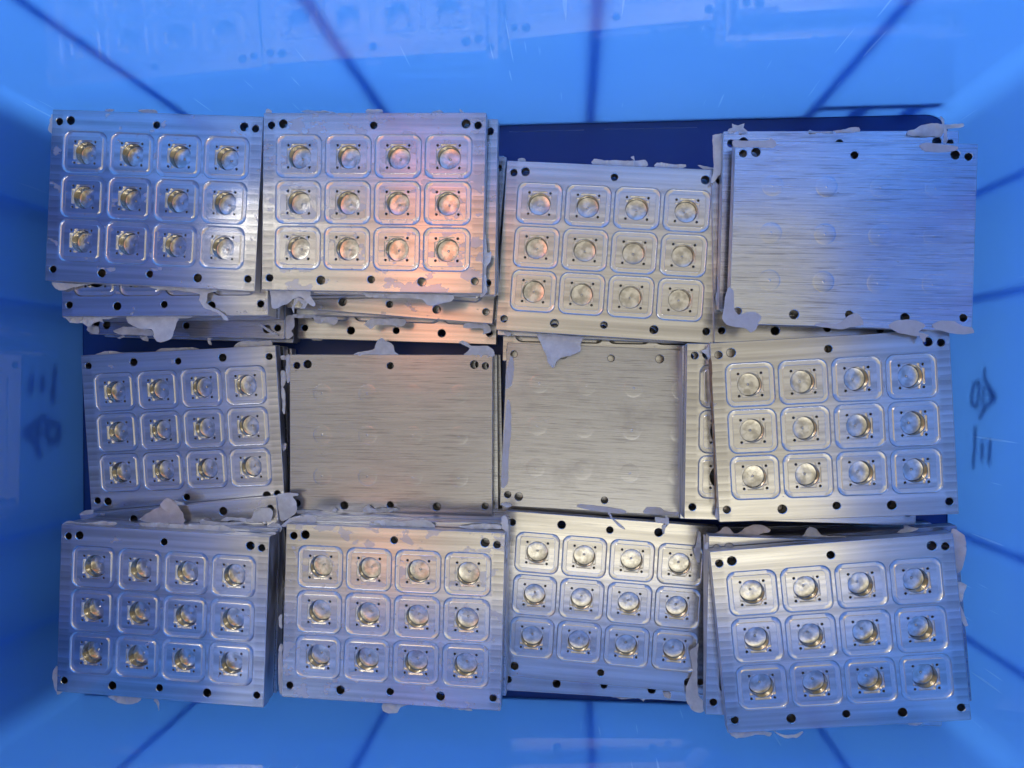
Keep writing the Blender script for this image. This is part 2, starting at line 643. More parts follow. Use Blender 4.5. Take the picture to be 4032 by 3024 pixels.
def blank_mesh():
    mb = MB()
    plate_shell(mb, [], 0, 0, 1)
    return mb.mesh("buried_plate_body", [M_BACK, M_SIDE, M_BORE], 30)


POCKETS = [pocket_mesh(i) for i in range(12)]
CUPS = [cup_mesh(i) for i in range(12)]
FULL = front_body_mesh(range(12))
BACK = back_body_mesh()
BLANK = blank_mesh()


def place(o, pose):
    x, y, z, yaw, rx, ry = pose
    m = Matrix.Rotation(R(ry), 4, 'Y') @ Matrix.Rotation(R(rx), 4, 'X') @ Matrix.Rotation(R(yaw), 4, 'Z')
    o.matrix_world = Matrix.Translation((x * MM, y * MM, z * MM)) @ m
    return o


def child(name, me, parent, label=None):
    o = bpy.data.objects.new(name, me)
    COL.objects.link(o)
    o.parent = parent
    for k in ("seed", "film", "dull"):
        if k in parent:
            o[k] = parent[k]
    if label:
        o["label"] = label
    return o


PL = {}
SEED = [0.0]


def plate(key, kind, pose, label, group, film=0.0, dull=0.0):
    SEED[0] += 3.7
    name = {"front": "machined_plate", "back": "turned_over_plate", "blank": "buried_plate"}[kind]
    me = {"front": FULL, "back": BACK, "blank": BLANK}[kind]
    o = bpy.data.objects.new(name, me)
    COL.objects.link(o)
    place(o, pose)
    o["label"], o["category"] = label, "metal plate"
    if group:
        o["group"] = group
    o["seed"], o["film"], o["dull"] = SEED[0], film, dull
    if kind == "front":
        for i in range(12):
            p = child("milled_pocket", POCKETS[i], o)
            child("cup", CUPS[i], p)
    PL[key] = (o, pose)
    return o


POSE = {
    'A': (-247.22, 105.11, 69.49, -3.39, 0.59, 0.24), 'B': (-114.58, 100.25, 72.76, -1.48, 1.57, -0.03),
    'C': (21.43, 75.14, 45.39, -3.97, 0.84, -0.67), 'D': (152.38, 78.41, 70.79, -2.08, -1.2, 0.2),
    'E': (-250.04, -33.16, 30.83, 182.78, 1.60, 0.44), 'F': (-114.59, -36.24, 29.94, -0.21, 0.50, 0.62),
    'G': (21.42, -31.77, 29.53, 177.41, 0.03, -0.03), 'H': (144.37, -27.62, 64.55, 3.09, -0.04, -1.08),
    'I': (-244.51, -141.55, 66.41, -2.35, 0.46, -0.22), 'J': (-104.32, -137.90, 68.74, -1.39, -0.98, -0.75),
    'K': (19.80, -136.85, 33.70, 176.42, -0.53, -0.16), 'L': (145.03, -140.55, 73.62, 5.76, 0.45, -1.03),
    'A2': (-245.58, 88.01, 60.4, -0.13, 0, 0), 'A3': (-244.49, 77.05, 33.68, 178.28, 0, 0),
    'B1': (-108.6, 99.6, 63.2, -1.0, 0, 0), 'B2': (-108.92, 88.96, 39.69, -4.90, 0, 0),
    'B3': (-111.30, 74.03, 21.04, -1.98, 0, 0), 'C2': (21.2, 60.0, 20.4, -1.3, 0, 0),
    'D2': (149.0, 88.6, 57.2, -1.3, 0, 0), 'D3': (146.0, 72.5, 48.0, 1.0, 0, 0),
    'H2': (129.50, -31.82, 54.9, -0.79, 0, 0), 'I2': (-243.90, -131.25, 39.46, 185.76, 0, 0),
    'K2': (20.70, -147.87, 25.2, -1.69, 0, 0), 'L2': (140.4, -141.5, 63.5, -1.0, 0, 0), 'L3': (160.0, -141.0, 46.0, 5.0, 0, 0),
}
TOPG = "plates lying on top of the twelve stacks"
LOWG = "lower plates jutting out of their stacks"
plate('A', 'front', POSE['A'], "pocketed aluminium plate on top of the stack in the crate's top left corner", TOPG, 0.45)
plate('B', 'front', POSE['B'], "pocketed plate with orange glow and milky smears, second from left in top row", TOPG, 0.75)
plate('C', 'front', POSE['C'], "clean khaki-toned pocketed plate, third from left in top row, below bare dark floor", TOPG, 0.05)
plate('D', 'back', POSE['D'], "large brushed blank-faced plate in the top right corner with glue blobs along its lower edge", TOPG, 0.15)
plate('E', 'front', POSE['E'], "pocketed plate at the left of the middle row, its five holes uppermost", TOPG, 0.1)
plate('F', 'back', POSE['F'], "purplish grey brushed blank-faced plate, second from left in the middle row", TOPG, 0.3, 0.5)
plate('G', 'back', POSE['G'], "scuffed grey brushed plate, third in the middle row, white glue flap over its top", TOPG, 1.0, 0.38)
plate('H', 'front', POSE['H'], "pocketed plate at the right of the middle row, facing the marker writing", TOPG, 0.08)
plate('I', 'front', POSE['I'], "bluish pocketed plate on top of the stack in the bottom left corner", TOPG, 0.3)
plate('J', 'front', POSE['J'], "pocketed plate, second in bottom row, grey film patches along its orange top edge", TOPG, 0.8)
plate('K', 'front', POSE['K'], "pocketed plate set lowest in the bottom row, third from left, yellow top and blue bottom", TOPG, 0.05)
plate('L', 'front', POSE['L'], "strongly tilted pocketed plate on top of the stack in the bottom right corner", TOPG, 0.06)
plate('A2', 'front', POSE['A2'], "plate jutting out just beneath the top left pocketed plate, row of five holes showing", LOWG, 0.4)
plate('A3', 'back', POSE['A3'], "dull grey turned-over plate lowest seen in the top left stack, glue flaps on it", LOWG, 0.8, 0.6)
plate('B1', 'front', POSE['B1'], "plate peeking out as a narrow strip right of the second top-row plate", LOWG, 0.4)
plate('B2', 'front', POSE['B2'], "slanting lower plate of second top-row stack, upper of its two orange strips", LOWG, 0.4)
plate('B3', 'front', POSE['B3'], "lowest orange-lit strip of plate in second top-row stack, just above dark crate floor", LOWG, 0.1)
plate('C2', 'front', POSE['C2'], "yellowish plate corner showing below the third top-row plate, under the white glue flap", LOWG, 0.05)
plate('D2', 'back', POSE['D2'], "glue-spotted grey plate jutting above the big blank plate in the top right corner", LOWG, 0.9)
plate('D3', 'front', POSE['D3'], "shaded plate strip showing below the big blank plate in the top right stack", LOWG, 0.1)
plate('H2', 'front', POSE['H2'], "plate jutting out left under the right middle-row plate, cut pockets and brown edge", LOWG, 0.05)
plate('I2', 'front', POSE['I2'], "slanting plate strip above the bottom left stack, beige glue flap on it", LOWG, 0.5)
plate('K2', 'front', POSE['K2'], "plate strip jutting below the low third plate of the bottom row, half-covered holes", LOWG, 0.3)
plate('L2', 'front', POSE['L2'], "narrow plate strip jutting left from under the tilted bottom right plate", LOWG, 0.2)
plate('L3', 'back', POSE['L3'], "dull grey turned-over plate showing above the tilted bottom right plate, flakes lying on it", LOWG, 0.9, 0.6)

STACK = {
    'A': ("top left", ['A', 'A2', 'A3'], (0, 0)), 'B': ("second top-row", ['B', 'B1', 'B2', 'B3'], (0, 0)),
    'C': ("third top-row", ['C', 'C2'], (0, 0)), 'D': ("top right", ['D', 'D2', 'D3'], (0, 0)),
    'E': ("left middle-row", ['E'], (0, 0)), 'F': ("second middle-row", ['F'], (3.5, 0)),
    'G': ("third middle-row", ['G'], (-1.0, -5.0)), 'H': ("right middle-row", ['H', 'H2'], (-1, -1)),
    'I': ("bottom left", ['I', 'I2'], (0, 0)), 'J': ("second bottom-row", ['J'], (1.0, 2.0)),
    'K': ("third bottom-row", ['K', 'K2'], (0, 0)), 'L': ("bottom right", ['L', 'L2', 'L3'], (0, -2)),
}
ORD = ['first', 'second', 'third', 'fourth', 'fifth', 'sixth', 'seventh', 'eighth', 'ninth', 'tenth']
for k, (nm, keys, off) in STACK.items():
    tops = [POSE[q] for q in keys]
    count = 0
    for a, pa in enumerate(tops):
        hi = pa[2] - T - (1.6 if a == 0 else 0.3) - (0.6 if keys[a] == 'D' else 0)
        lo = tops[a + 1][2] + 0.2 if a + 1 < len(tops) else 0.4
        n = int((hi - lo) / (T + 0.15))
        if n <= 0:
            count += 1
            continue
        gap = (hi - lo - n * T) / (n + 1)
        count += 1
        pb = tops[a + 1] if a + 1 < len(tops) else pa
        for i in range(n):
            z = lo + gap * (i + 1) + T * (i + 1)
            f = 1.0 if a + 1 < len(tops) else 0.9
            x = pb[0] * (1 - f) + pa[0] * f + off[0] + random.uniform(-1.5, 1.5)
            y = pb[1] * (1 - f) + pa[1] * f + off[1] + random.uniform(-1.5, 1.5)
            yaw = random.uniform(-1.2, 1.2) + ((pa[3] + 90) % 180 - 90) * 0.6
            key = f"{k}_{a}_{i}"
            plate(key, 'blank', (x, y, z, yaw, 0, 0),
                  f"{ORD[count + n - 1 - i]} plate counted down the {nm} stack, buried with only its edges showing",
                  f"buried plates of the {nm} stack", 0.6)
        count += n

# ------------------------------------------------------------------ the crate
XL, XR, YB, YT = -337.0, 236.0, -211.5, 166.0
RC, TH, HC = 15.0, 3.2, 366.0
DR = math.tan(R(0.6))
ccx, ccy, chx, chy = (XL + XR) / 2, (YB + YT) / 2, (XR - XL) / 2, (YT - YB) / 2

crate = bpy.data.objects.new("plastic_crate", None)
crate.location = (0, 0, 0)
COL.objects.link(crate)
crate["label"] = "deep translucent blue plastic crate with outside ribs holding all the plates"
crate["category"] = "crate"


def crate_loop(mb, z, off, k=8):
    d = DR * z + off
    return mb.loop(rrect(ccx, ccy, chx + d, chy + d, RC + off * 0.5, k), z)


mb = MB()
zs = [-3.0, 4.0, 60.0, 160.0, HC]
outer = [crate_loop(mb, z, TH) for z in zs]
inner = [crate_loop(mb, z, 0.0) for z in [0.0, 4.0, 60.0, 160.0, HC]]
for a, b in zip(outer, outer[1:]):
    mb.bridge(a, b)
for a, b in zip(inner, inner[1:]):
    mb.bridge(b, a)
mb.bridge(outer[-1], inner[-1])
child("shell", mb.mesh("shell", [M_WALL], 40), crate)

mb = MB()
bt = crate_loop(mb, 0.0, -0.2)
b1 = crate_loop(mb, 0.9, 0.4)
b0 = crate_loop(mb, -3.2, TH + 0.3)
mb.bridge(b1, bt)
mb.planar(bt, [], True)
mb.bridge(b0, b1)
mb.planar(b0, [], False)
child("base", mb.mesh("base", [M_BLUE], 40), crate)

mb = MB()
r0 = crate_loop(mb, HC + 0.5, -0.3)
r1 = crate_loop(mb, HC + 0.5, 14.0)
r2 = crate_loop(mb, HC - 12.0, 14.0)
r3 = crate_loop(mb, HC - 12.0, 11.5)
r4 = crate_loop(mb, HC - 2.5, 11.5)
r5 = crate_loop(mb, HC - 2.5, TH + 0.2)
for a, b in ((r0, r1), (r1, r2), (r2, r3), (r3, r4), (r4, r5)):
    mb.bridge(b, a)
child("rim", mb.mesh("rim", [M_BLUE], 40), crate)


def box_mesh(name, c0, c1, mat):
    mb_ = MB()
    x0, y0, z0 = c0
    x1, y1, z1 = c1
    v = [mb_.add(p) for p in ((x0, y0, z0), (x1, y0, z0), (x1, y1, z0), (x0, y1, z0), (x0, y0, z1), (x1, y0, z1), (x1, y1, z1), (x0, y1, z1))]
    for f in ((3, 2, 1, 0), (4, 5, 6, 7), (0, 1, 5, 4), (1, 2, 6, 5), (2, 3, 7, 6), (3, 0, 4, 7)):
        mb_.face([v[i] for i in f])
    return mb_.mesh(name, [mat], None)


def rib(side, u, z0, z1, w, depth=11.0, name="rib"):
    """upright fin on the outside of a wall, following its draft"""
    mb_ = MB()
    q = []
    for z in (z0, z1):
        d = DR * z + TH + 0.03
        for du, dd in ((-w, 0.0), (w, 0.0), (w * 0.55, depth), (-w * 0.55, depth)):
            if side == 'T':
                q.append(mb_.add((u + du, YT + d + dd, z)))
            elif side == 'B':
                q.append(mb_.add((u + du, YB - d - dd, z)))
            elif side == 'R':
                q.append(mb_.add((XR + d + dd, u + du, z)))
            else:
                q.append(mb_.add((XL - d - dd, u + du, z)))
    for f in ((0, 1, 2, 3), (7, 6, 5, 4), (0, 4, 5, 1), (1, 5, 6, 2), (2, 6, 7, 3), (3, 7, 4, 0)):
        mb_.face([q[i] for i in f])
    child(name, mb_.mesh(name, [M_RIB], None), crate)


for u in (-245.5, -118.5, 11.0, 149.0):
    rib('T', u, -2.0, HC - 13, 2.8)
    rib('B', u, -2.0, HC - 13, 1.8, 8.0)
for u in (108.0, 46.5, -96.0, -157.0):  # end walls
    rib('R', u, -2.0, HC - 13, 2.0, 7.0)
    rib('L', u, -2.0, HC - 13, 1.0, 3.0)


def ledge(side, u0, u1, z, h):
    mb_ = MB()
    d = DR * z + TH + 0.03
    if side == 'T':
        me = box_mesh("ledge", (u0, YT + d, z), (u1, YT + d + 9, z + h), M_BLUE)
    else:
        me = box_mesh("ledge", (u0, YB - d - 9, z), (u1, YB - d, z + h), M_BLUE)
    child("ledge", me, crate)


for s in ('T', 'B'):
    ledge(s, 152.2, XR - 12, 14.0, 5.5)
    ledge(s, XL + 12, -248.7, 14.0, 5.5)
    for u in (178.0, 210.0):
        rib(s, u, -2.0, 13.8, 5.0)
    for u in (-276.0, -308.0):
        rib(s, u, -2.0, 13.8, 5.0)
for s in ('T', 'B'):
    mb_ = MB()
    yy = YT + TH + 0.2 if s == 'T' else YB - TH - 9.2
    child("ledge", box_mesh("ledge", (-242.5, yy, -2.0), (146.0, yy + 9, 3.0), M_BLUE), crate)


def stroke(mb_, pts, w, x, sgn):
    """flat marker stroke on the outer face of an end wall, pts in photo pixels"""
    P = [at_x(px, py, x) for px, py in pts]
    fine = []
    for a, b in zip(P, P[1:]):
        for i in range(4):
            fine.append(a.lerp(b, i / 4))
    fine.append(P[-1])
    L, Rr = [], []
    for i, p in enumerate(fine):
        t = fine[min(i + 1, len(fine) - 1)] - fine[max(i - 1, 0)]
        nrm = Vector((0, -t.z, t.y)).normalized()
        ww = w * (0.7 if i in (0, len(fine) - 1) else 1.0)
        for lst, s in ((L, 1), (Rr, -1)):
            c = p + nrm * ww * s
            lst.append((mb_.add((x + sgn * (DR * c.z + TH + (0.12 if sgn > 0 else 0.4)), c.y, c.z)),
                        mb_.add((x + sgn * (DR * c.z + TH + (0.5 if sgn > 0 else 0.8)), c.y, c.z))))
    for i in range(len(fine) - 1):
        mb_.face((L[i][0], L[i + 1][0], Rr[i + 1][0], Rr[i][0]))
        mb_.face((L[i][1], L[i + 1][1], Rr[i + 1][1], Rr[i][1]))
        mb_.face((L[i][0], L[i + 1][0], L[i + 1][1], L[i][1]))
        mb_.face((Rr[i][0], Rr[i + 1][0], Rr[i + 1][1], Rr[i][1]))


def writing(origin, sc, strokes, x, sgn, label):
    for w, pts in strokes:
        mb_ = MB()
        stroke(mb_, [(origin[0] + a / sc, origin[1] + b / sc) for a, b in pts], w, x, sgn)
        child("marker_stroke", mb_.mesh("marker_stroke", [M_INK], None), crate, label)


RW = [(1.5, [(372, 265), (366, 400), (420, 480), (470, 560), (488, 600), (440, 640), (390, 690), (340, 765), (308, 825)]),
      (2.2, [(405, 480), (440, 560), (455, 610)]),
      (1.3, [(362, 470), (352, 620), (345, 700)]),
      (1.4, [(322, 420), (250, 455), (238, 560), (224, 655), (290, 700), (303, 600), (318, 430)]),
      (1.6, [(270, 900), (264, 1130), (247, 1380)]), (1.6, [(345, 1060), (338, 1290)]), (1.8, [(430, 1050), (415, 1320)])]
writing((3740, 1350), 2.763, RW, XR, 1, "black marker character stroke seen through the right wall")
LW = [(2.2, [(355, 330), (330, 550)]), (2.2, [(470, 335), (455, 545)]), (2.2, [(605, 250), (585, 450), (570, 660)]),
      (2.6, [(515, 790), (380, 890), (265, 970), (370, 1050), (455, 1240)]), (2.2, [(390, 900), (440, 980), (420, 1040)]),
      (2.4, [(540, 850), (645, 905), (640, 1040), (545, 1085), (505, 960), (540, 850)])]
writing((0, 1350), 2.764, LW, XL, -1, "faint marker character stroke seen through the left wall")

mb_ = MB()
for (xa, ya), (xb, yb) in (((2005, 519), (2300, 512)), ((2380, 509), (2745, 502))):
    a_, b_ = at_z(xa, ya, 0.05), at_z(xb, yb, 0.05)
    q_ = [mb_.add((a_.x, a_.y - 0.16, 0.02)), mb_.add((b_.x, b_.y - 0.16, 0.02)), mb_.add((b_.x, b_.y + 0.16, 0.10)), mb_.add((a_.x, a_.y + 0.16, 0.10)),
          mb_.add((a_.x, a_.y, 0.35)), mb_.add((b_.x, b_.y, 0.35))]
    for f_ in ((0, 1, 5, 4), (4, 5, 2, 3), (0, 4, 3), (1, 2, 5)):
        mb_.face([q_[i] for i in f_])
child("scratch_burr", mb_.mesh("scratch_burr", [mat_plain("pale_scuffed_blue", (0.20, 0.30, 0.60), 0.5)], None), crate, "pale scratch line across the crate floor")

# the workshop floor the crate stands on
g = bpy.data.objects.new("ground", box_mesh("ground", (-3000, -3000, -12), (3000, 3000, -3.6), M_GROUND))
g["kind"] = "structure"
COL.objects.link(g)


# ------------------------------------------------------------------ dried glue on the plates
def smooth_outline(P, step=1.4):
    n = len(P)
    out = []
    for i in range(n):
        p0, p1, p2, p3 = P[i - 1], P[i], P[(i + 1) % n], P[(i + 2) % n]
        L = (p2 - p1).length
        m = max(2, int(L / step))
        for j in range(m):
            t = j / m
            a = 0.5 * ((2 * p1) + (p2 - p0) * t + (2 * p0 - 5 * p1 + 4 * p2 - p3) * t * t + (3 * p1 - p0 - 3 * p2 + p3) * t ** 3)
            b = p1.lerp(p2, t)
            out.append(a.lerp(b, 0.35))
    return out


def residue(key, origin, sc, pts, dz, amp=2.0, droop=0.0, thick=0.22, mat=None, label=None):
    """one flake of dried glue stuck to plate `key`, dz mm from that plate's top face"""
    po, pose = PL[key]
    z0 = pose[2] + dz
    nn = po.matrix_world.to_3x3() @ Vector((0, 0, 1))

    def zat(x, y):
        return z0 - (nn.x * (x - pose[0]) + nn.y * (y - pose[1])) / nn.z
    P = []
    for a, b in pts:
        q = at_z(origin[0] + a / sc, origin[1] + b / sc, z0)
        for _ in range(3):
            q = at_z(origin[0] + a / sc, origin[1] + b / sc, zat(q.x, q.y))
        P.append(q)
    if amp:
        P = smooth_outline(P)
        for i, p in enumerate(P):
            q = Vector((p.x * 0.35, p.y * 0.35, 3.1 * len(key)))
            p.x += noise.noise(q) * 0.35
            p.y += noise.noise(q + Vector((9, 4, 2))) * 0.35
    V2 = [Vector((p.x, p.y)) for p in P]
    n = len(V2)
    x0, x1 = min(v.x for v in V2), max(v.x for v in V2)
    y0, y1 = min(v.y for v in V2), max(v.y for v in V2)
    st = max(1.3, min(x1 - x0, y1 - y0) / 5)
    extra = []
    yy = y0 + st / 2
    while yy < y1:
        xx = x0 + st / 2
        while xx < x1:
            extra.append(Vector((xx + random.uniform(-.3, .3) * st, yy + random.uniform(-.3, .3) * st)))
            xx += st
        yy += st
    ov, oe, of, vo, eo, fo = delaunay_2d_cdt(V2 + extra, [(i, (i + 1) % n) for i in range(n)], [], 1, 1e-6)
    cxm, cym = (x0 + x1) / 2, (y0 + y1) / 2
    inv = po.matrix_world.inverted()
    pcx, pcy = pose[0], pose[1]
    bmv = []
    for v in ov:
        h = (noise.noise(Vector((v.x * 0.22, v.y * 0.22, 5.0 * len(PL) + dz))) + 0.6 * noise.noise(Vector((v.x * 0.6, v.y * 0.6, 1.0)))) * amp
        # flakes bend away from the plate the further they overhang it
        over = max(0.0, max(abs(v.x - pcx) - HW, abs(v.y - pcy) - HH))
        bmv.append(Vector((v.x, v.y, zat(v.x, v.y) + abs(h) - over * droop)))
    me = bpy.data.meshes.new("glue_residue")
    verts = [inv @ (p * MM) for p in bmv]
    faces = [f if (ov[f[1]] - ov[f[0]]).cross(ov[f[2]] - ov[f[0]]) > 0 else f[::-1] for f in of]
    m = len(verts)
    up = (po.matrix_world.to_3x3().inverted() @ Vector((0, 0, 1))).normalized() * thick * MM
    verts = [v + up for v in verts] + verts
    cnt = {}
    for f in faces:
        for a, b in zip(f, f[1:] + f[:1]):
            cnt[(a, b)] = 1
    rim_ = [(a, b) for (a, b) in cnt if (b, a) not in cnt]
    allf = [tuple(f) for f in faces] + [tuple(i + m for i in f[::-1]) for f in faces] + [(b, a, a + m, b + m) for a, b in rim_]
    me.from_pydata(verts, [], allf)
    me.materials.append(mat or M_RES)
    me.polygons.foreach_set("use_smooth", [True] * len(me.polygons))
    me.set_sharp_from_angle(angle=R(50))
    o = child("glue_residue", me, po, label)
    return o


ZA = ((180, 1050), 2.212)
ZB = ((1060, 1050), 2.212)
Z1 = ((180, 420), 2.514)
Z2 = ((1000, 420), 2.2571)
Z3 = ((1940, 600), 2.4043)
Z4 = ((2780, 460), 2.0109)
Z5 = ((2750, 520), 2.024)
Z6 = ((2632, 1000), 1.58)
Z7 = ((1940, 1280), 2.0868)
Z8 = ((250, 1900), 2.212)
ZK = ((1900, 1950), 1.952)
ZJ = ((1050, 1900), 1.746)
ZL = ((2700, 1950), 1.8433)
ZR = ((2632, 1974), 1.58)
ZI = ((0, 1974), 1.58)
ZE = ((1000, 1380), 2.2406)

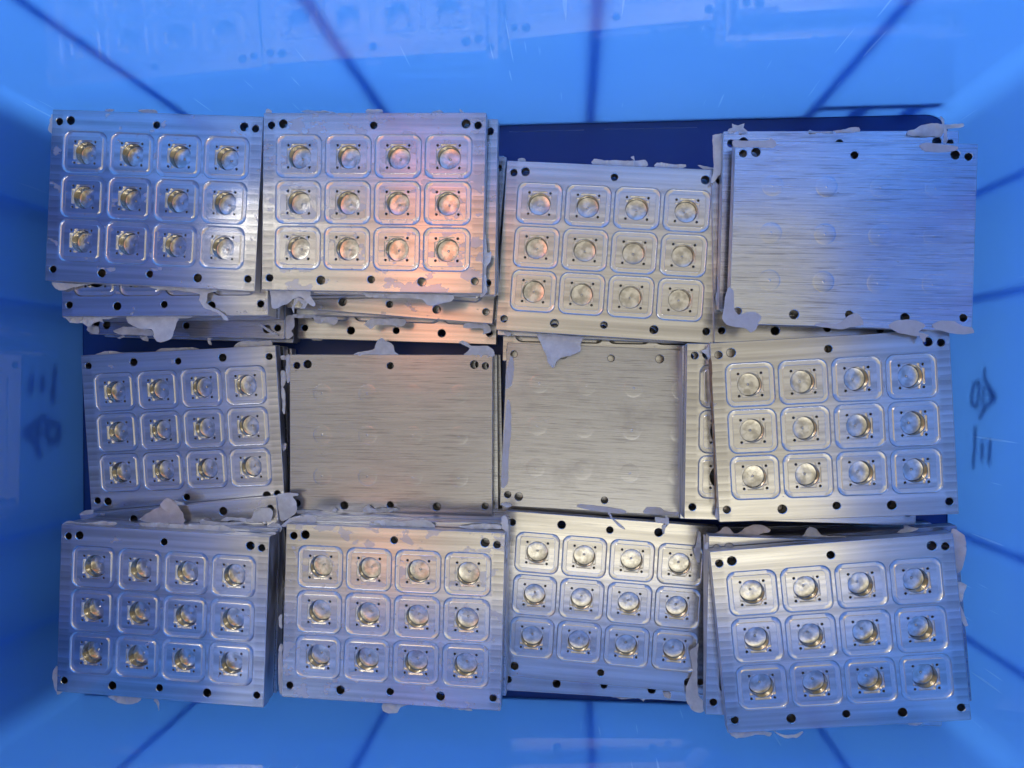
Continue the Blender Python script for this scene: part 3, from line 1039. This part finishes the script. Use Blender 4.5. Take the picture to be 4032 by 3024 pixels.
RES = [
    # top left stack
    ('A', ZA, [(62, 135), (120, 140), (300, 150), (420, 150), (250, 180), (180, 200), (130, 208), (90, 190), (65, 165)], -6.5),
    ('A', ZA, [(915, 178), (1100, 184), (1480, 196), (1490, 215), (1420, 235), (1410, 290), (1400, 320), (1520, 390), (1585, 440), (1590, 470), (1560, 465), (1510, 410), (1440, 380), (1380, 355), (1345, 290), (1340, 235), (1200, 215), (1000, 200)], -6.0),
    ('A2', ZA, [(150, 430), (300, 438), (450, 440), (640, 435), (560, 455), (500, 460), (520, 490), (470, 475), (430, 490), (370, 522), (330, 495), (230, 490), (180, 450)], -5.0),
    ('A2', ZA, [(715, 430), (920, 436), (1130, 432), (1280, 430), (1240, 450), (1170, 455), (1140, 490), (1130, 540), (1100, 620), (1060, 645), (1000, 660), (960, 635), (940, 560), (925, 545), (850, 545), (770, 520), (725, 490)], -5.0),
    ('A3', ZA, [(380, 515), (460, 520), (460, 585), (400, 580), (365, 550)], 0.2),
    ('A3', ZA, [(600, 560), (680, 525), (800, 530), (930, 555), (935, 600), (800, 595), (640, 590)], 0.1),
    ('A3', ZA, [(630, 622), (680, 598), (690, 615), (650, 628)], -7.0),
    ('A3', ZA, [(820, 605), (890, 605), (895, 648), (850, 640)], -7.0),
    ('A3', ZA, [(1410, 622), (1465, 625), (1440, 645), (1450, 685), (1425, 675)], -7.0),
    ('A3', ZA, [(2100, 430), (2165, 430), (2170, 520), (2145, 560), (2160, 600), (2110, 635), (2085, 610), (2092, 500)], -2.0),
    ('A3', ZA, [(1855, 497), (1875, 500), (1960, 550), (2025, 590), (2020, 603), (1940, 565), (1870, 515)], 0.8),
    ('A', Z1, [(595, 30), (640, 27), (690, 38), (660, 50), (600, 48)], -4.0),
    ('A', Z1, [(915, 45), (1000, 32), (1100, 38), (1105, 70), (980, 66)], -4.0),
    ('A', Z1, [(60, 80), (85, 100), (80, 200), (70, 270), (42, 240), (48, 190)], -3.0),
    # second top-row stack
    ('B', ZB, [(15, 200), (150, 205), (360, 210), (360, 250), (405, 325), (385, 350), (330, 310), (280, 260), (230, 270), (150, 330), (100, 350), (70, 365), (30, 360), (20, 280)], -6.0),
    ('B', ZB, [(228, 268), (300, 285), (340, 320), (310, 360), (270, 372), (295, 330), (250, 295), (228, 340), (217, 410), (205, 360)], -7.5),
    ('B', ZB, [(820, 225), (900, 232), (1100, 238), (1280, 240), (1600, 250), (1590, 300), (1500, 320), (1410, 345), (1370, 330), (1340, 290), (1200, 275), (1000, 275), (880, 270), (840, 255)], -6.0),
    ('B', Z2, [(2040, 1130), (2060, 1140), (2075, 1300), (2110, 1290), (2100, 1380), (2070, 1420), (2065, 1560), (2075, 1640), (2050, 1680), (2010, 1695), (2025, 1600), (2030, 1500), (2030, 1300)], -3.0),
    ('B2', ZB, [(215, 415), (400, 420), (395, 445), (215, 445)], -5.0),
    ('B2', ZB, [(395, 435), (590, 440), (595, 480), (570, 508), (500, 490), (430, 495), (400, 475)], -5.0),
    ('B2', ZB, [(830, 500), (900, 455), (1180, 458), (1180, 510), (1130, 525), (1080, 510), (930, 510), (890, 545), (850, 520)], -5.0),
    ('B2', ZB, [(1690, 525), (1710, 495), (1900, 500), (1930, 540), (1930, 570), (1860, 590), (1865, 540), (1700, 535)], -5.0),
    ('B3', ZB, [(370, 622), (470, 625), (460, 645), (380, 640)], -5.0),
    ('B', Z2, [(105, 70), (110, 30), (130, 22), (160, 40), (155, 70)], -2.0),
    ('B', Z2, [(420, 48), (480, 28), (530, 42), (640, 40), (750, 62), (500, 66)], -3.0),
    ('B', Z2, [(1000, 60), (1010, 25), (1140, 30), (1140, 62)], -3.0),
    ('B', Z2, [(1580, 62), (1650, 30), (1690, 62)], -3.0),
    ('B', Z2, [(1830, 25), (1870, 55), (1840, 65)], -3.0),
    # third top-row stack
    ('C', Z3, [(240, 88), (250, 60), (300, 55), (314, 92)], -2.5),
    ('C', Z3, [(955, 130), (960, 65), (1080, 80), (1160, 75), (1300, 85), (1445, 75), (1440, 145)], -2.5),
    ('C', Z3, [(1305, 45), (1335, 42), (1340, 85), (1320, 65)], -2.5),
    ('C', Z3, [(1540, 148), (1550, 100), (1700, 115), (1825, 120), (1800, 155)], -2.5),
    ('C', Z3, [(1940, 122), (2000, 130), (2095, 150), (2090, 168), (1990, 160)], -2.5),
    ('C', Z7, [(365, 78), (480, 72), (600, 88), (745, 100), (720, 150), (720, 215), (640, 250), (560, 270), (520, 300), (510, 340), (490, 347), (465, 320), (440, 250), (400, 160)], -6.5),
    ('C', Z7, [(90, 55), (160, 60), (130, 95), (110, 80)], -6.0),
    # top right stack
    ('D2', Z5, [(110, 30), (160, 20), (185, 15), (190, 100), (190, 290), (232, 310), (225, 420), (230, 500), (210, 600), (200, 470), (182, 330), (130, 390), (95, 410), (120, 300), (115, 120)], -6.0),
    ('D2', Z5, [(150, 1160), (195, 1130), (215, 1180), (210, 1280), (200, 1350), (185, 1440), (150, 1400), (135, 1330), (150, 1240)], -6.0),
    ('D2', Z4, [(170, 130), (180, 95), (210, 90), (205, 60), (250, 70), (300, 55), (295, 90), (340, 125), (330, 140)], -0.5),
    ('D2', Z4, [(805, 135), (820, 105), (860, 120), (970, 120), (1100, 100), (1150, 85), (1200, 90), (1210, 125), (1000, 130)], -0.5),
    ('D2', Z4, [(1590, 150), (1600, 110), (1640, 105), (1700, 70), (1800, 55), (1900, 65), (2030, 60), (2030, 85), (1900, 100), (1850, 165), (1800, 155), (1700, 160)], 0.3),
    ('D2', Z4, [(1850, 0), (1880, 15), (1885, 60), (1905, 110), (1905, 200), (1880, 225), (1875, 180), (1880, 100), (1865, 40), (1845, 12)], 4.0),
    # low strips between the rows
    ('E', ZA, [(1640, 712), (1680, 660), (1760, 645), (1850, 652), (1960, 642), (1968, 700), (1800, 708)], -3.0),
    ('E', ZA, [(960, 745), (1010, 715), (1200, 705), (1300, 705), (1350, 728), (1150, 742)], -3.0),
    ('E', ZA, [(440, 768), (500, 740), (590, 735), (690, 758), (520, 772)], -3.0),
    ('F', ZB, [(740, 778), (780, 745), (880, 730), (920, 710), (940, 650), (990, 620), (1010, 640), (1060, 665), (1085, 690), (1095, 740), (1135, 780)], -1.0),
    ('F', ZB, [(1690, 782), (1730, 740), (1745, 710), (1700, 685), (1655, 660), (1680, 645), (1730, 660), (1760, 690), (1830, 690), (1900, 690), (1950, 720), (1965, 765), (1945, 785)], -0.8),
    ('F', ZE, [(240, 45), (290, 50), (285, 80), (245, 80)], -4.0),
    ('F', ZE, [(238, 180), (288, 190), (280, 290), (245, 340)], -4.0),
    ('F', ZE, [(240, 340), (270, 330), (280, 400), (275, 560), (255, 540), (250, 440)], -4.0),
    ('F', ZE, [(265, 820), (290, 820), (285, 870), (262, 885)], -4.0),
    ('F', ZE, [(285, 45), (325, 45), (325, 270), (290, 270)], -1.5),
    ('F', ZJ, [(210, 188), (330, 190), (440, 205), (465, 170), (490, 190), (440, 218), (330, 212), (215, 205)], 0.6),
    ('F', ZJ, [(665, 200), (680, 165), (710, 155), (740, 180), (800, 170), (900, 175), (915, 190), (860, 200), (750, 205)], 0.5),
    ('G', ZK, [(980, 130), (1000, 175), (1060, 225), (1098, 262), (1060, 250), (1010, 200), (962, 140)], 4.5),
    ('G', ZK, [(1405, 155), (1430, 170), (1430, 220), (1400, 255), (1395, 300), (1380, 285), (1385, 240), (1410, 210)], 5.0),
    ('G', ZK, [(1325, 165), (1415, 180), (1405, 215), (1330, 205)], 4.5),
    ('G', Z7, [(65, 1470), (110, 1455), (150, 1470), (155, 1485), (120, 1497)], 0.3),
    ('H', Z7, [(1715, 215), (1760, 190), (1780, 140), (1795, 150), (1795, 270), (1775, 285), (1745, 240)], -3.5),
    ('H', Z7, [(1825, 1570), (1840, 1490), (1856, 1520), (1856, 1600)], -3.5),
    # bottom left stack
    ('I2', Z8, [(945, 145), (1000, 160), (1055, 180), (1050, 195), (1000, 190)], 3.0),
    ('I', Z8, [(675, 350), (850, 350), (1000, 360), (1200, 365), (1300, 370), (1400, 370), (1450, 390), (1500, 420), (1650, 440), (1840, 430), (1840, 455), (1600, 450), (1450, 438), (1350, 436), (1250, 426), (1100, 411), (900, 394), (690, 378)], -8.0),
    ('I', Z8, [(0, 355), (60, 335), (160, 350), (260, 345), (360, 335), (470, 345), (460, 368), (300, 374), (100, 376), (0, 376)], -5.0),
    ('I2', Z8, [(1375, 330), (1420, 300), (1540, 305), (1640, 310), (1670, 240), (1740, 220), (1800, 220), (1830, 250), (1810, 330), (1700, 345), (1500, 330)], 1.5),
    ('I2', Z8, [(1860, 110), (1950, 85), (2040, 95), (2045, 115), (2000, 120), (2035, 180), (2030, 260), (1980, 300), (1900, 340), (1880, 250), (1870, 170)], -2.0),
    ('I2', Z8, [(1780, 370), (1830, 345), (1880, 360), (1905, 400), (1880, 440), (1800, 430)], 6.0),
    ('I2', Z8, [(140, 275), (200, 240), (260, 238), (260, 270), (180, 280)], 0.5),
    ('I2', Z8, [(1190, 340), (1215, 318), (1280, 335), (1400, 345), (1580, 345), (1500, 362), (1260, 385)], 3.0),
    ('I', ZI, [(680, 1205), (780, 1210), (880, 1220), (860, 1250), (800, 1260), (730, 1245), (695, 1228)], -6.5),
    ('I', ZI, [(970, 1225), (990, 1240), (998, 1275), (992, 1297), (985, 1270), (960, 1235)], -6.5),
    ('I', ZI, [(360, 1020), (365, 1060), (362, 1130), (390, 1185), (365, 1195), (345, 1150), (330, 1100), (335, 1050)], -5.0),
    # second bottom-row stack
    ('J', ZJ, [(705, 292), (740, 260), (820, 255), (900, 265), (1000, 260), (1080, 250), (1130, 270), (1160, 305), (1000, 300), (850, 295)], -7.5),
    ('J', ZJ, [(1320, 305), (1440, 285), (1500, 280), (1600, 290), (1610, 318), (1400, 316)], -7.5),
    ('J', ZJ, [(1615, 235), (1640, 225), (1660, 260), (1662, 400), (1650, 580), (1640, 500), (1640, 330), (1620, 320)], -7.0),
    ('J', ZJ, [(100, 300), (160, 245), (230, 225), (320, 225), (345, 265), (300, 280), (220, 286), (130, 300)], -8.0),
    ('J', ZJ, [(800, 1518), (975, 1518), (915, 1545), (900, 1580), (840, 1585), (800, 1565)], -6.0),
    ('J', ZJ, [(1230, 1545), (1310, 1552), (1400, 1552), (1415, 1565), (1390, 1568)], -6.0),
    ('J', ZJ, [(90, 1120), (112, 1110), (112, 1300), (106, 1450), (90, 1440), (80, 1250)], -5.0),
    ('J', ZJ, [(85, 920), (106, 905), (108, 1000), (90, 990)], -5.0),
    # third bottom-row stack
    ('K', ZR, [(130, 930), (170, 900), (185, 880), (178, 1000), (185, 1200), (250, 1260), (240, 1290), (200, 1310), (150, 1300), (110, 1240), (110, 1150), (150, 1050)], 2.5),
    ('K', ZK, [(1655, 280), (1675, 290), (1675, 480), (1655, 520), (1620, 430), (1640, 380)], 2.5),
    ('K2', ZK, [(940, 1538), (1050, 1545), (1150, 1550), (1400, 1556), (1500, 1552), (1480, 1562), (1250, 1566), (1240, 1586), (1200, 1562), (1050, 1558)], -4.0),
    ('K2', ZK, [(1385, 1510), (1450, 1515), (1440, 1560), (1400, 1545)], 0.3),
    # bottom right stack
    ('L2', ZL, [(150, 340), (300, 345), (450, 330), (560, 310), (575, 325), (540, 350), (400, 372), (150, 400)], -2.0),
    ('L3', ZL, [(790, 330), (850, 290), (895, 225), (950, 250), (980, 285), (1060, 295), (1155, 295), (1150, 310), (1050, 330), (960, 345), (870, 345)], 4.0),
    ('L3', ZL, [(1525, 270), (1580, 240), (1575, 195), (1620, 225), (1685, 238), (1670, 255), (1600, 270)], 4.0),
    ('L', ZR, [(1790, 500), (1850, 515), (1840, 560), (1825, 600), (1805, 620)], -6.0),
    ('L', ZR, [(1810, 640), (1835, 700), (1862, 770), (1840, 775), (1820, 740)], -6.0),
    ('L', ZR, [(380, 1440), (430, 1425), (540, 1420), (600, 1430), (640, 1435), (630, 1460), (560, 1445), (500, 1462), (420, 1470)], -6.5),
    ('L', ZR, [(650, 1420), (700, 1448), (780, 1448), (830, 1422), (828, 1440), (790, 1467), (720, 1467), (680, 1450)], -6.5),
    ('L', ZR, [(1490, 1370), (1580, 1360), (1560, 1385), (1500, 1392)], -6.0),
]
for r_ in RES:
    residue(r_[0], r_[1][0], r_[1][1], r_[2], r_[3])

BIG = [
    ('I2', Z8, [(665, 320), (700, 290), (780, 240), (850, 205), (870, 160), (910, 130), (960, 160), (1010, 210), (1040, 260), (1055, 300), (1050, 355), (950, 360), (850, 355), (750, 345)], 4.0, "beige triangular flap of dried glue"),
    ('L3', ZL, [(180, 335), (190, 290), (250, 255), (280, 228), (320, 240), (345, 275), (385, 270), (430, 235), (500, 210), (560, 218), (612, 245), (600, 265), (540, 280), (480, 300), (470, 320), (400, 310), (385, 335)], 6.0, "beige ragged flap of dried glue"),
    ('L2', ZL, [(1925, 240), (1980, 260), (2030, 310), (2030, 430), (2000, 540), (1965, 560), (1945, 480), (1935, 350)], -6.0, "beige rounded tongue of dried glue"),
]
for k, z, pts, dz, lb in BIG:
    residue(k, z[0], z[1], pts, dz, mat=M_RES2, label=lb)

M_RUST = mat_residue("brown_oil_stain", (0.16, 0.085, 0.04), (0.30, 0.18, 0.10), 0.0)
residue('H', Z7[0], Z7[1], [(1776, 290), (1800, 290), (1806, 600), (1826, 1000), (1838, 1480), (1826, 1480), (1812, 1000), (1790, 600)], 0.05, amp=0.05, thick=0.08, mat=M_RUST, label="thin brown oil stain along the left edge")
SMEARS = [
    ('D', Z4, [(210, 190), (330, 190), (480, 190), (515, 170), (545, 195), (555, 220), (530, 245), (400, 240), (240, 240), (215, 235)], 0.06),
    ('D', Z4, [(1690, 225), (1740, 205), (1850, 215), (1990, 235), (1980, 265), (1880, 280), (1740, 275), (1700, 250)], 0.06),
    ('D', Z6, [(375, 205), (405, 230), (410, 340), (440, 380), (480, 365), (530, 360), (580, 390), (560, 430), (545, 470), (510, 488), (480, 465), (420, 455), (360, 440), (335, 400), (345, 330), (355, 250)], 0.06),
    ('D', Z6, [(905, 440), (960, 425), (1050, 435), (1120, 385), (1170, 365), (1200, 400), (1210, 440), (1120, 455), (1090, 470), (1000, 460), (930, 450)], 0.06),
    ('D', Z6, [(1370, 440), (1420, 415), (1480, 408), (1560, 420), (1600, 450), (1555, 480), (1560, 510), (1500, 505), (1430, 490), (1385, 465)], 0.06),
    ('D', Z6, [(1640, 440), (1700, 415), (1780, 420), (1830, 450), (1890, 460), (1900, 490), (1830, 500), (1750, 490), (1660, 465)], 0.06),
    ('D', Z6, [(1555, 490), (1620, 505), (1600, 520), (1590, 550)], 0.06),
    ('G', Z7, [(150, 250), (175, 300), (170, 420), (150, 500), (110, 525), (108, 400)], 0.1),
    ('G', Z7, [(120, 610), (150, 680), (150, 900), (130, 1100), (125, 1300), (70, 1330), (85, 1000), (100, 800)], 0.1),
    ('G', Z7, [(690, 1490), (720, 1470), (900, 1490), (1050, 1510), (1100, 1530), (1070, 1550), (950, 1540), (800, 1520)], 0.1),
    ('G', Z7, [(1235, 1530), (1270, 1495), (1380, 1500), (1420, 1530), (1530, 1540), (1540, 1565), (1300, 1555), (1250, 1550)], 0.1),
]
for k, z, pts, dz in SMEARS:
    residue(k, z[0], z[1], pts, dz, amp=0.12, thick=0.18, mat=M_SMEAR, label="grey smear of dried glue")
